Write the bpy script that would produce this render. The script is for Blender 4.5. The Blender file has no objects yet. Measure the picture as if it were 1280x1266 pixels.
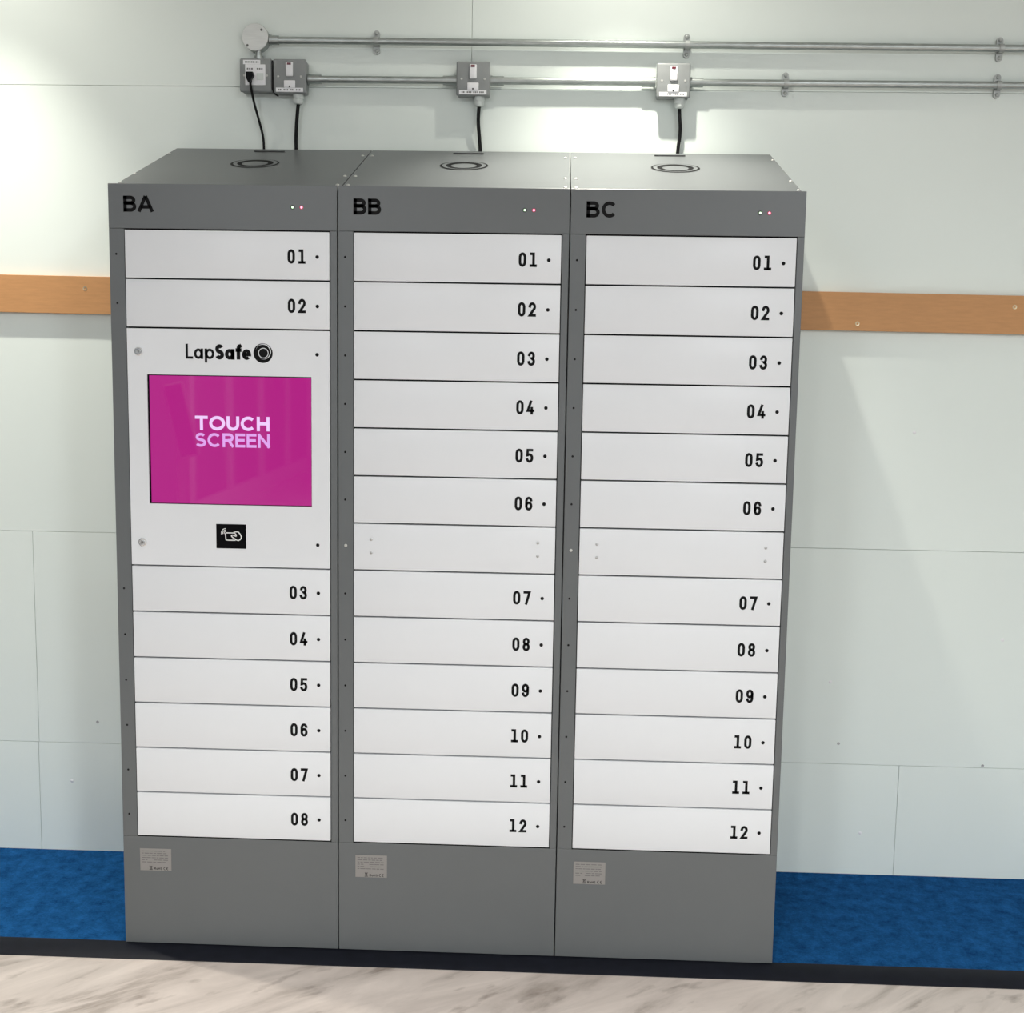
import bpy, bmesh, math, random
from math import sin, cos, pi, radians as rad
from mathutils import Matrix, Vector
random.seed(7)
scene = bpy.context.scene
col = scene.collection

# ------------------------------------------------------------------ camera
cam_data = bpy.data.cameras.new('camera')
cam = bpy.data.objects.new('camera', cam_data)
col.objects.link(cam)
cam_data.sensor_fit = 'HORIZONTAL'
cam_data.sensor_width = 36.0
cam_data.lens = 1536.4456 / 1280 * 36.0
cam_data.clip_start = 0.05
PITCH, ROLL, YAW = -0.1244, -0.0164, 0.0353
R = Matrix.Rotation(YAW, 3, 'Z') @ Matrix.Rotation(PITCH, 3, 'X') @ Matrix.Rotation(ROLL, 3, 'Y')
B = R @ Matrix(((1, 0, 0), (0, 0, -1), (0, 1, 0)))
cam.matrix_world = Matrix.Translation((1.0394, -2.8453, 1.4631)) @ B.to_4x4()
scene.camera = cam

# ------------------------------------------------------------------ world, light levels, exposure
world = bpy.data.worlds.new('world')
scene.world = world
world.use_nodes = True
world.node_tree.nodes['Background'].inputs[0].default_value = (0.8, 0.85, 0.9, 1)
world.node_tree.nodes['Background'].inputs[1].default_value = 0.02
vs = scene.view_settings
vs.view_transform = 'Standard'
vs.look = 'None'
vs.gamma = 1.0
vs.use_curve_mapping = False
vs.exposure = 0.0

DOWNLIGHTS = [            # x, y, beam watts, beam angle, spill watts
    (1.19, 0.20, 150.0, 70, 17.0),
    (-0.52, 0.20, 125.0, 68, 18.0),
    (-0.52, -1.40, 115.0, 86, 12.0),
    (1.16, -1.40, 84.0, 86, 12.0),
    (2.80, -1.40, 118.0, 86, 12.0),
]
FILL_PANELS = [        # x, y, watts; unseen panels added for room ambient light
    (-0.6, -4.3, 78.0), (2.7, -4.3, 135.0),
    (-0.6, -7.4, 90.0), (2.7, -7.4, 90.0),
]
CEIL = 2.86
UNIT_W = 0.53
DEPTH = 0.524
WALL = 0.554
FLOOR_Z = -0.012
ROOM = (-2.05, 4.6, -14.0)      # left wall x, right wall x, far wall y

# ------------------------------------------------------------------ materials
def lin(c):
    return tuple(((v / 255) / 12.92 if v / 255 <= .04045 else ((v / 255 + .055) / 1.055) ** 2.4) for v in c)

def material(name, color, rough=0.5, metal=0.0, spec=0.5, noise=None, bump=None, emit=None, emit_strength=1.0, coat=0.0):
    """noise = (scale, amount, stretch) colour mottling ; bump = (scale, strength, distance)"""
    m = bpy.data.materials.new(name)
    m.use_nodes = True
    nt = m.node_tree
    p = nt.nodes['Principled BSDF']
    p.inputs['Base Color'].default_value = (*color, 1)
    p.inputs['Roughness'].default_value = rough
    p.inputs['Metallic'].default_value = metal
    p.inputs['Specular IOR Level'].default_value = spec
    p.inputs['Coat Weight'].default_value = coat
    tc = nt.nodes.new('ShaderNodeTexCoord')
    if noise:
        sc, amt, st = noise
        mp = nt.nodes.new('ShaderNodeMapping')
        mp.inputs['Scale'].default_value = st
        n = nt.nodes.new('ShaderNodeTexNoise')
        n.inputs['Scale'].default_value = sc
        n.inputs['Detail'].default_value = 5
        r = nt.nodes.new('ShaderNodeValToRGB')
        r.color_ramp.elements[0].position = 0.3
        r.color_ramp.elements[1].position = 0.7
        r.color_ramp.elements[0].color = (*[v * (1 - amt) for v in color], 1)
        r.color_ramp.elements[1].color = (*[min(1, v * (1 + amt)) for v in color], 1)
        nt.links.new(tc.outputs['Object'], mp.inputs[0])
        nt.links.new(mp.outputs[0], n.inputs['Vector'])
        nt.links.new(n.outputs['Fac'], r.inputs[0])
        nt.links.new(r.outputs[0], p.inputs['Base Color'])
    if bump:
        sc, s, dist = bump
        n2 = nt.nodes.new('ShaderNodeTexNoise')
        n2.inputs['Scale'].default_value = sc
        n2.inputs['Detail'].default_value = 3
        b = nt.nodes.new('ShaderNodeBump')
        b.inputs['Strength'].default_value = s
        b.inputs['Distance'].default_value = dist
        nt.links.new(tc.outputs['Object'], n2.inputs['Vector'])
        nt.links.new(n2.outputs['Fac'], b.inputs['Height'])
        nt.links.new(b.outputs[0], p.inputs['Normal'])
    if emit:
        p.inputs['Emission Color'].default_value = (*emit, 1)
        p.inputs['Emission Strength'].default_value = emit_strength
    return m

ONE = (1, 1, 1)
M = {}
M['wall_board'] = material('wall_board', (0.765, 0.826, 0.79), 0.42, spec=0.35, noise=(1.3, 0.02, ONE), bump=(260, 0.05, 0.001))
M['wall_plain'] = material('wall_plain', (0.62, 0.64, 0.62), 0.6, noise=(2, 0.02, ONE))
M['wall_dark'] = material('wall_dark', (0.16, 0.17, 0.19), 0.5, noise=(2, 0.05, ONE))
M['ceiling_paint'] = material('ceiling_paint', (0.8, 0.8, 0.78), 0.8, noise=(3, 0.02, ONE))
M['joint'] = material('joint_filler', (0.42, 0.45, 0.43), 0.9, noise=(40, 0.1, ONE))
M['grey_steel'] = material('grey_powder_coat', (0.113, 0.121, 0.125), 0.40, spec=0.5, noise=(8, 0.015, ONE), bump=(900, 0.06, 0.0004))
M['white_steel'] = material('white_powder_coat', (0.71, 0.725, 0.75), 0.38, spec=0.4, noise=(6, 0.01, ONE), bump=(900, 0.05, 0.0004))
M['hollow_shade'] = material('hollow_shade_black', (0.012, 0.012, 0.013), 0.8, noise=(20, 0.2, ONE))  # near-black colour stands in for shade inside gaps, slots and recesses
M['black_print'] = material('black_print', (0.003, 0.003, 0.0035), 0.6, spec=0.15, noise=(60, 0.1, ONE))
M['grey_print'] = material('grey_print', (0.12, 0.12, 0.12), 0.6, noise=(60, 0.1, ONE))
M['white_print'] = material('white_print', (0.75, 0.75, 0.75), 0.5, noise=(60, 0.03, ONE))
M['black_plastic'] = material('black_plastic', (0.003, 0.003, 0.004), 0.3, spec=0.06, noise=(60, 0.1, ONE))
M['black_cable'] = material('black_cable_rubber', (0.005, 0.005, 0.006), 0.6, spec=0.2, noise=(80, 0.1, ONE))
M['white_plastic'] = material('white_plastic', (0.80, 0.80, 0.82), 0.35, noise=(30, 0.02, ONE))
M['pale_nylon'] = material('pale_grey_nylon', (0.62, 0.66, 0.64), 0.45, noise=(40, 0.03, ONE))
M['galvanised'] = material('galvanised_steel', (0.40, 0.43, 0.42), 0.34, metal=0.85, noise=(35, 0.12, (1, 3, 3)), bump=(120, 0.08, 0.0006))
M['saddle_zinc'] = material('saddle_zinc', (0.42, 0.44, 0.43), 0.45, metal=0.5, noise=(60, 0.12, ONE))
M['galv_lid'] = material('galvanised_lid', (0.60, 0.61, 0.59), 0.45, metal=0.6, noise=(60, 0.06, (0.4, 3, 3)))
M['box_grey'] = material('metalclad_grey', (0.245, 0.258, 0.258), 0.45, spec=0.4, noise=(30, 0.05, ONE), bump=(500, 0.15, 0.0006))
M['chrome'] = material('chrome', (0.75, 0.75, 0.75), 0.18, metal=1.0, noise=(60, 0.04, ONE))
M['rivet'] = material('rivet_zinc', (0.42, 0.42, 0.42), 0.35, metal=0.8, noise=(60, 0.05, ONE))
M['bright_screw'] = material('bright_screw', (0.50, 0.50, 0.48), 0.45, metal=0.4, noise=(60, 0.03, ONE))
M['brass_screw'] = material('brass_screw', (0.55, 0.45, 0.30), 0.35, metal=0.8, noise=(60, 0.05, ONE))
M['silver_label'] = material('silver_label', (0.25, 0.24, 0.232), 0.4, metal=0.15, noise=(25, 0.05, ONE))
M['red_neon'] = material('red_neon', (0.12, 0.004, 0.018), 0.3, noise=(40, 0.1, ONE))
M['led_green'] = material('led_green', (0.4, 0.8, 0.4), 0.3, noise=(40, 0.02, ONE), emit=(0.75, 1.0, 0.7), emit_strength=1.1)
M['led_red'] = material('led_red', (0.9, 0.3, 0.4), 0.3, noise=(40, 0.02, ONE), emit=(1.0, 0.45, 0.62), emit_strength=1.1)
M['led_bezel_red'] = material('led_bezel_red', (0.35, 0.03, 0.08), 0.4, noise=(40, 0.1, ONE))
M['screen'] = material('magenta_display', (0.004, 0.004, 0.004), 0.03, spec=0.5, noise=(4, 0.02, ONE), emit=lin((176, 30, 130)), emit_strength=1.0)
M['screen_text'] = material('display_lettering', (0.01, 0.01, 0.01), 0.05, noise=(4, 0.02, ONE), emit=lin((240, 205, 255)), emit_strength=1.0)
M['screen_text_dim'] = material('display_lettering_dim', (0.01, 0.01, 0.01), 0.05, noise=(4, 0.02, ONE), emit=lin((224, 165, 238)), emit_strength=1.0)
M['mdf'] = material('mdf_rail', (0.53, 0.275, 0.118), 0.55, spec=0.3, noise=(90, 0.05, (0.3, 1, 2)), bump=(300, 0.08, 0.0005))
M['edge_trim'] = material('edge_trim_rubber', (0.007, 0.008, 0.013), 0.5, spec=0.12, noise=(30, 0.15, ONE), bump=(200, 0.1, 0.0005))
M['lamp_lens'] = material('lamp_lens', (0.9, 0.9, 0.88), 0.4, noise=(10, 0.01, ONE), emit=(1, 0.97, 0.9), emit_strength=6.0)
M['fill_panel_lens'] = material('fill_panel_lens', (0.9, 0.9, 0.9), 0.5, noise=(10, 0.01, ONE), emit=(1, 0.98, 0.95), emit_strength=2.0)

def wood_material():
    m = bpy.data.materials.new('limed_wood_floor')
    m.use_nodes = True
    nt = m.node_tree
    N, L = nt.nodes, nt.links
    p = N['Principled BSDF']
    p.inputs['Roughness'].default_value = 0.38
    tc = N.new('ShaderNodeTexCoord')
    rot = N.new('ShaderNodeMapping')
    rot.inputs['Rotation'].default_value = (0, 0, rad(-38))
    L.new(tc.outputs['Object'], rot.inputs[0])
    st = N.new('ShaderNodeMapping')
    st.inputs['Scale'].default_value = (1.0, 4.2, 1)
    L.new(rot.outputs[0], st.inputs[0])
    n = N.new('ShaderNodeTexNoise')
    n.inputs['Scale'].default_value = 2.0
    n.inputs['Detail'].default_value = 8
    n.inputs['Roughness'].default_value = 0.62
    n.inputs['Distortion'].default_value = 0.9
    L.new(st.outputs[0], n.inputs['Vector'])
    r = N.new('ShaderNodeValToRGB')
    cr = r.color_ramp
    cr.elements[0].position = 0.30
    cr.elements[0].color = (0.27, 0.225, 0.195, 1)
    cr.elements[1].position = 0.70
    cr.elements[1].color = (0.68, 0.60, 0.555, 1)
    e = cr.elements.new(0.46)
    e.color = (0.51, 0.445, 0.41, 1)
    L.new(n.outputs['Fac'], r.inputs[0])
    # small dark knots
    v = N.new('ShaderNodeTexNoise')
    v.inputs['Scale'].default_value = 9.0
    v.inputs['Detail'].default_value = 4
    st2 = N.new('ShaderNodeMapping')
    st2.inputs['Scale'].default_value = (1.0, 2.6, 1)
    L.new(rot.outputs[0], st2.inputs[0])
    L.new(st2.outputs[0], v.inputs['Vector'])
    k = N.new('ShaderNodeValToRGB')
    k.color_ramp.elements[0].position = 0.60
    k.color_ramp.elements[0].color = (1, 1, 1, 1)
    k.color_ramp.elements[1].position = 0.78
    k.color_ramp.elements[1].color = (0.45, 0.42, 0.40, 1)
    L.new(v.outputs['Fac'], k.inputs[0])
    mx = N.new('ShaderNodeMix')
    mx.data_type = 'RGBA'
    mx.blend_type = 'MULTIPLY'
    mx.inputs[0].default_value = 1.0
    L.new(r.outputs[0], mx.inputs[6])
    L.new(k.outputs[0], mx.inputs[7])
    L.new(mx.outputs[2], p.inputs['Base Color'])
    b = N.new('ShaderNodeBump')
    b.inputs['Strength'].default_value = 0.08
    b.inputs['Distance'].default_value = 0.002
    L.new(n.outputs['Fac'], b.inputs['Height'])
    L.new(b.outputs[0], p.inputs['Normal'])
    return m
M['wood'] = wood_material()

def carpet_material():
    m = bpy.data.materials.new('blue_carpet')
    m.use_nodes = True
    nt = m.node_tree
    N, L = nt.nodes, nt.links
    p = N['Principled BSDF']
    p.inputs['Roughness'].default_value = 0.95
    p.inputs['Specular IOR Level'].default_value = 0.04
    tc = N.new('ShaderNodeTexCoord')
    def noise(sc, det=4):
        n = N.new('ShaderNodeTexNoise')
        n.inputs['Scale'].default_value = sc
        n.inputs['Detail'].default_value = det
        n.inputs['Roughness'].default_value = 0.65
        L.new(tc.outputs['Object'], n.inputs['Vector'])
        return n
    a = noise(26, 8)
    f = noise(220, 3)
    mx0 = N.new('ShaderNodeMath')
    mx0.operation = 'ADD'
    mul = N.new('ShaderNodeMath')
    mul.operation = 'MULTIPLY'
    mul.inputs[1].default_value = 0.55
    L.new(f.outputs['Fac'], mul.inputs[0])
    L.new(a.outputs['Fac'], mx0.inputs[0])
    L.new(mul.outputs[0], mx0.inputs[1])
    r = N.new('ShaderNodeValToRGB')
    cr = r.color_ramp
    cr.elements[0].position = 0.55
    cr.elements[0].color = (0.003, 0.036, 0.120, 1)
    cr.elements[1].position = 1.0
    cr.elements[1].color = (0.014, 0.105, 0.300, 1)
    L.new(mx0.outputs[0], r.inputs[0])
    L.new(r.outputs[0], p.inputs['Base Color'])
    b = N.new('ShaderNodeBump')
    b.inputs['Strength'].default_value = 0.6
    b.inputs['Distance'].default_value = 0.004
    L.new(f.outputs['Fac'], b.inputs['Height'])
    L.new(b.outputs[0], p.inputs['Normal'])
    return m
M['carpet'] = carpet_material()

# ------------------------------------------------------------------ mesh helpers
def add_box(bm, x0, x1, y0, y1, z0, z1, bev=0.0, seg=1):
    r = bmesh.ops.create_cube(bm, size=1.0)
    vs_ = r['verts']
    for v in vs_:
        v.co = Vector(((x0 + x1) / 2 + v.co.x * (x1 - x0), (y0 + y1) / 2 + v.co.y * (y1 - y0), (z0 + z1) / 2 + v.co.z * (z1 - z0)))
    if bev > 0:
        es = list({e for v in vs_ for e in v.link_edges})
        bmesh.ops.bevel(bm, geom=es, offset=bev, segments=seg, affect='EDGES', profile=0.5)

def add_prism_x(bm, prof, x0, x1):
    """prof = [(y,z)...] extruded along x"""
    a = [bm.verts.new((x0, y, z)) for y, z in prof]
    b = [bm.verts.new((x1, y, z)) for y, z in prof]
    n = len(prof)
    bm.faces.new(a)
    bm.faces.new(list(reversed(b)))
    for i in range(n):
        bm.faces.new((a[i], b[i], b[(i + 1) % n], a[(i + 1) % n]))

def add_prism_y(bm, prof, y0, y1):
    """prof = [(x,z)...] extruded along y"""
    a = [bm.verts.new((x, y0, z)) for x, z in prof]
    b = [bm.verts.new((x, y1, z)) for x, z in prof]
    n = len(prof)
    bm.faces.new(a)
    bm.faces.new(list(reversed(b)))
    for i in range(n):
        bm.faces.new((a[i], b[i], b[(i + 1) % n], a[(i + 1) % n]))

def add_lathe(bm, prof, n=20, mat=None):
    """prof = [(r, h)...] around local axis -y (h grows towards -y)"""
    rings = []
    for r, h in prof:
        if r < 1e-6:
            rings.append([bm.verts.new((0, -h, 0))])
        else:
            rings.append([bm.verts.new((r * cos(2 * pi * i / n), -h, r * sin(2 * pi * i / n))) for i in range(n)])
    fresh = [v for g in rings for v in g]
    for g, k in zip(rings[:-1], rings[1:]):
        for i in range(n):
            j = (i + 1) % n
            if len(g) == 1 and len(k) == 1:
                continue
            if len(g) == 1:
                bm.faces.new((g[0], k[i], k[j]))
            elif len(k) == 1:
                bm.faces.new((g[i], g[j], k[0]))
            else:
                bm.faces.new((g[i], g[j], k[j], k[i]))
    if mat is not None:
        for v in fresh:
            v.co = mat @ v.co

def add_tube(bm, pts, r, n=10, caps=True):
    pts = [Vector(p) for p in pts]
    rings = []
    up = None
    for i, p in enumerate(pts):
        t = (pts[min(i + 1, len(pts) - 1)] - pts[max(i - 1, 0)]).normalized()
        if up is None:
            up = t.orthogonal().normalized()
        up = (up - t * up.dot(t)).normalized()
        s = t.cross(up)
        rings.append([bm.verts.new(p + (up * cos(2 * pi * k / n) + s * sin(2 * pi * k / n)) * r) for k in range(n)])
    for g, h in zip(rings[:-1], rings[1:]):
        for k in range(n):
            bm.faces.new((g[k], g[(k + 1) % n], h[(k + 1) % n], h[k]))
    if caps:
        bm.faces.new(list(reversed(rings[0])))
        bm.faces.new(rings[-1])

def smooth_path(ctrl, n=8):
    """Catmull-Rom through control points"""
    c = [Vector(p) for p in ctrl]
    c = [c[0] * 2 - c[1]] + c + [c[-1] * 2 - c[-2]]
    out = []
    for i in range(1, len(c) - 2):
        for k in range(n):
            t = k / n
            p0, p1, p2, p3 = c[i - 1:i + 3]
            out.append(0.5 * (2 * p1 + (p2 - p0) * t + (2 * p0 - 5 * p1 + 4 * p2 - p3) * t * t + (3 * p1 - p0 - 3 * p2 + p3) * t ** 3))
    out.append(c[-2])
    return out

def mesh_of(bm, name, mat, smooth=False):
    bmesh.ops.recalc_face_normals(bm, faces=bm.faces[:])
    me = bpy.data.meshes.new(name)
    bm.to_mesh(me)
    bm.free()
    me.materials.append(mat)
    if smooth:
        me.polygons.foreach_set('use_smooth', [True] * len(me.polygons))
        me.set_sharp_from_angle(angle=rad(35))
    return me

def link(name, me, parent=None, loc=(0, 0, 0), rot=(0, 0, 0)):
    o = bpy.data.objects.new(name, me)
    col.objects.link(o)
    o.parent = parent
    o.location = loc
    o.rotation_euler = rot
    return o

def obj(name, bm, mat, parent=None, loc=(0, 0, 0), rot=(0, 0, 0), smooth=False):
    return link(name, mesh_of(bm, name, mat, smooth), parent, loc, rot)

def boxobj(name, dims, mat, parent=None, loc=(0, 0, 0), bev=0.0, seg=1, rot=(0, 0, 0)):
    bm = bmesh.new()
    add_box(bm, *dims, bev=bev, seg=seg)
    return obj(name, bm, mat, parent, loc, rot, smooth=bev > 0)

def tag(o, label, cat, group=None):
    o['label'] = label
    o['category'] = cat
    if group:
        o['group'] = group
    return o

def thing(name, label, cat, loc=(0, 0, 0), group=None):
    return tag(link(name, None, None, loc), label, cat, group)

def structure(o):
    o['kind'] = 'structure'
    return o

# ------------------------------------------------------------------ stroke lettering
def arc(cx, cy, rx, ry, a0, a1, n=14):
    return [(cx + rx * cos(rad(a0 + (a1 - a0) * i / n)), cy + ry * sin(rad(a0 + (a1 - a0) * i / n))) for i in range(n + 1)]

# each glyph: list of (points, closed) in a unit box; width given separately
def loop(*a):
    p = []
    for q in a:
        p += q
    return (p, True)

def line(*p):
    return (list(p), False)

G = {}
G['0'] = [loop(arc(.5, .70, .5, .30, 0, 180), arc(.5, .30, .5, .30, 180, 360))]
G['1'] = [line((.12, 1), (.58, 1), (.58, 0)), line((.05, 0), (1.0, 0))]
G['2'] = [(arc(.5, .72, .5, .28, 170, -25) + [(.02, 0), (1, 0)], False)]
G['3'] = [(arc(.5, .75, .45, .25, 165, -80) + arc(.48, .26, .52, .26, 85, -165), False)]
G['4'] = [line((.56, 1), (-.04, .22), (1.05, .22)), line((.76, .44), (.76, 0))]
G['5'] = [([(.95, 1), (.10, 1), (.04, .55)] + arc(.48, .31, .52, .31, 125, -155), False)]
G['6'] = [(arc(.5, .70, .5, .30, 20, 180) + [(0, .3)], False), loop(arc(.5, .29, .5, .29, 0, 350, 22))]
G['7'] = [line((0, 1), (1, 1), (.34, 0))]
G['8'] = [loop(arc(.5, .76, .45, .24, 0, 345, 22)), loop(arc(.5, .26, .5, .26, 0, 345, 22))]
G['9'] = [(arc(.5, .30, .5, .30, 200, 360) + [(1, .7)], False), loop(arc(.5, .71, .5, .29, 0, 350, 22))]
G['A'] = [line((0, 0), (.44, 1)), line((.56, 1), (1, 0)), line((.25, .26), (.75, .26))]
G['B'] = [line((0, 0), (0, 1)), ([(0, 1), (.5, 1)] + arc(.56, .78, .36, .22, 90, -90) + [(0, .56)], False),
          ([(0, .55), (.5, .55)] + arc(.58, .275, .42, .275, 90, -90) + [(0, 0)], False)]
G['C'] = [(arc(.52, .5, .52, .5, 42, 318, 24), False)]
G['D'] = [line((0, 0), (0, 1))]
G['E'] = [line((1, 1), (0, 1), (0, 0), (1, 0)), line((0, .52), (.92, .52))]
G['H'] = [line((0, 0), (0, 1)), line((1, 0), (1, 1)), line((0, .52), (1, .52))]
G['N'] = [line((0, 0), (0, 1)), line((0, 1), (1, 0)), line((1, 0), (1, 1))]
G['O'] = [loop(arc(.5, .5, .5, .5, 0, 348, 28))]
G['R'] = [line((0, 0), (0, 1)), ([(0, 1), (.6, 1)] + arc(.62, .74, .36, .26, 90, -90) + [(0, .48)], False), line((.55, .48), (.98, 0))]
G['S'] = [(arc(.5, .755, .45, .245, 28, 262, 16) + arc(.5, .25, .5, .25, 82, -155, 18), False)]
G['T'] = [line((0, 1), (1, 1)), line((.5, 1), (.5, 0))]
G['U'] = [([(0, 1)] + arc(.5, .42, .5, .42, 180, 360, 18) + [(1, 1)], False)]
G['L'] = [line((0, 1), (0, 0), (1, 0))]
G['a'] = [loop(arc(.47, .5, .47, .5, 0, 345, 24)), line((1, 1), (1, 0))]
G['p'] = [loop(arc(.53, .5, .47, .5, 0, 345, 24)), line((0, 1), (0, -.45))]
G['f'] = [([(1.0, 1.0)] + arc(.78, .75, .38, .25, 70, 180, 8) + [(.40, 0)], False), line((0, .66), (.9, .66))]
G['e'] = [([(.02, .5), (1, .5)] + arc(.5, .5, .5, .5, 0, 312, 26), False)]
G['o'] = [loop(arc(.5, .5, .5, .5, 0, 345, 24))]

def stroke(bm, pts, closed, t, y=0.0, ext=True):
    P = [Vector(p) for p in pts]
    Q = [P[0]]
    for p in P[1:]:
        if (p - Q[-1]).length > 1e-6:
            Q.append(p)
    P = Q
    if not closed and ext:
        P[0] = P[0] + (P[0] - P[1]).normalized() * t / 2
        P[-1] = P[-1] + (P[-1] - P[-2]).normalized() * t / 2
    n = len(P)
    Lr = []
    for i in range(n):
        a = P[(i - 1) % n] if (closed or i > 0) else None
        b = P[(i + 1) % n] if (closed or i < n - 1) else None
        d1 = (P[i] - a).normalized() if a is not None else None
        d2 = (b - P[i]).normalized() if b is not None else None
        d1 = d1 or d2
        d2 = d2 or d1
        n1, n2 = Vector((-d1.y, d1.x)), Vector((-d2.y, d2.x))
        m = n1 + n2
        if m.length < 1e-4:
            m = n1
        m.normalize()
        k = min(1 / max(m.dot(n1), 0.3), 2.2)
        Lr.append((P[i] + m * t / 2 * k, P[i] - m * t / 2 * k))
    V = [(bm.verts.new((a.x, y, a.y)), bm.verts.new((b.x, y, b.y))) for a, b in Lr]
    for i in range(n if closed else n - 1):
        j = (i + 1) % n
        try:
            bm.faces.new((V[i][0], V[i][1], V[j][1], V[j][0]))
        except ValueError:
            pass

def glyph(bm, ch, x, z, w, h, t, y=0.0, ext=True):
    for pts, closed in G[ch]:
        q = [(x + t / 2 + p[0] * (w - t), z + t / 2 + p[1] * (h - t)) for p in pts]
        stroke(bm, q, closed, t, y, ext and ch not in 'CSe')

def flat_finish(bm):
    """front faces look to -y; give the print a film thickness"""
    for f in bm.faces:
        f.normal_update()
        if f.normal.y > 0:
            f.normal_flip()

def text_obj(name, items, mat, parent, y, thick=0.0003):
    """items = [(char, x, z, w, h, t)]"""
    bm = bmesh.new()
    for it in items:
        glyph(bm, *it, y=y)
    flat_finish(bm)
    me = bpy.data.meshes.new(name)
    bm.to_mesh(me)
    bm.free()
    me.materials.append(mat)
    return link(name, me, parent)

def crescent(bm, R0, c1, R1, y=0.0, plane='xz', n=48, to=None):
    """area between circle (0,0,R0) and circle (c1,R1)"""
    a, b = [], []
    for i in range(n):
        u, v = cos(2 * pi * i / n), sin(2 * pi * i / n)
        p, q = (R0 * u, R0 * v), (c1[0] + R1 * u, c1[1] + R1 * v)
        if math.hypot(*q) > R0 * 0.999:
            s = R0 * 0.999 / math.hypot(*q)
            q = (q[0] * s, q[1] * s)
        f = to or (lambda p: (p[0], y, p[1]))
        a.append(bm.verts.new(f(p)))
        b.append(bm.verts.new(f(q)))
    for i in range(n):
        j = (i + 1) % n
        bm.faces.new((a[i], a[j], b[j], b[i]))

def disc(bm, c, r, y, n=20):
    bm.faces.new([bm.verts.new((c[0] + r * cos(2 * pi * i / n), y, c[1] + r * sin(2 * pi * i / n))) for i in range(n)])

# ------------------------------------------------------------------ room shell
XL, XR, YF = ROOM
f = structure(boxobj('floor', (XL - .1, XR + .1, YF - .1, WALL + .15, FLOOR_Z - .1, FLOOR_Z), M['wood']))
c = structure(boxobj('ceiling', (XL - .1, XR + .1, YF - .1, WALL + .15, CEIL, CEIL + .12), M['ceiling_paint']))
w = structure(boxobj('wall_right', (XR, XR + .1, YF - .1, WALL + .15, FLOOR_Z, CEIL), M['wall_plain']))
w = structure(boxobj('wall_front', (XL - .1, XR + .1, YF - .1, YF, FLOOR_Z, CEIL), M['wall_plain']))
# left wall: dark panels between pale posts, pale baseboard (seen only mirrored in the display)
wl = structure(boxobj('wall_left', (XL - .1, XL, YF - .1, WALL + .15, FLOOR_Z, CEIL), M['wall_dark']))
yy = WALL - 0.4
post = None
while yy > YF:
    if post is None:
        bm = bmesh.new()
        add_box(bm, 0, 0.04, -0.06, 0.06, 0, CEIL - FLOOR_Z)
        post = mesh_of(bm, 'post', M['wall_plain'])
    link('post', post, wl, (XL, yy, FLOOR_Z))
    yy -= 1.25
structure(boxobj('baseboard_left', (XL + .0405, XL + .055, YF, WALL - .05, FLOOR_Z, 0.165), M['wall_plain']))

# back wall: sheet boards with narrow joints over a dark backing
wb = structure(boxobj('wall_back', (XL, XR, WALL + .010, WALL + .14, FLOOR_Z, CEIL), M['joint']))
GAP = 0.0009
rows = [(2.163, CEIL, [XL, -1.65, 0.792, 3.23, XR]),
        (0.939, 2.163, [XL, -0.62, 2.42, XR]),
        (0.322, 0.939, [XL, -0.441, 1.25, 3.69, XR]),
        (-0.010, 0.322, [XL, -0.4435, 2.0275, XR])]
panels = []
for z0, z1, xs in rows:
    for x0, x1 in zip(xs[:-1], xs[1:]):
        bm = bmesh.new()
        add_box(bm, x0 + GAP / 2 - x0, x1 - x0 - GAP / 2, 0, 0.0098, GAP / 2, z1 - z0 - GAP / 2, bev=0.0007)
        panels.append((obj('panel', bm, M['wall_board'], wb, (x0, WALL, z0)), x0, x1, z0, z1))
bm = bmesh.new()
add_lathe(bm, [(0.0042, 0), (0.0042, 0.0006), (0.0030, 0.0010), (0.0015, 0.0002), (0, 0.0002)], 12)
wall_screw = mesh_of(bm, 'screw_head', M['rivet'], True)
bm = bmesh.new()
add_lathe(bm, [(0.0048, 0), (0.0038, 0.0008), (0, 0.0012)], 12)
wall_plug = mesh_of(bm, 'filler_spot', M['white_plastic'], True)
for x, z, me in [(-.268, .386, wall_screw), (1.854, .382, wall_screw), (2.260, .3285, wall_screw), (-.348, .207, wall_plug),
                 (1.928, .120, wall_plug), (2.017, 1.264, wall_plug), (1.823, .560, wall_plug), (2.292, .692, wall_plug)]:
    for o, x0, x1, z0, z1 in panels:
        if x0 < x < x1 and z0 < z < z1:
            link(me.name.split('.')[0], me, o, (x - x0, 0, z - z0))

# carpet strip along the wall, with its frayed edge, and the dark edging strip
bm = bmesh.new()
add_box(bm, XL + .06, XR, 0.0095, WALL - 0.001, FLOOR_Z, -0.0022)
carpet = tag(obj('carpet', bm, M['carpet']), 'blue fitted carpet strip under the lockers along the pale wall', 'carpet')
bm = bmesh.new()
for i in range(2600):
    x = random.uniform(-0.75, 2.7)
    y = WALL - 0.003 - abs(random.gauss(0, 0.004)) if i % 3 else random.uniform(0.02, WALL - .01)
    if -0.005 < x < 1.597 and y < 0.53:
        continue
    h = random.uniform(0.0008, 0.0022) if i % 3 else random.uniform(0.0006, 0.0015)
    a = random.uniform(0, pi)
    dx, dy = cos(a) * 0.0016, sin(a) * 0.0016
    tx, ty = random.uniform(-.003, .003), random.uniform(-.003, .0005)
    p = [bm.verts.new((x - dx, y - dy, -0.003)), bm.verts.new((x + dx, y + dy, -0.003)), bm.verts.new((x + tx - dy * .6, y + ty, h - .0022))]
    q = bm.verts.new((x + dy, y - dx, -0.003))
    bm.faces.new(p)
    bm.faces.new((p[1], q, p[2]))
    bm.faces.new((q, p[0], p[2]))
tuft = obj('pile_tufts', bm, M['carpet'], carpet)
tuft['kind'] = 'stuff'
bm = bmesh.new()
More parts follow.
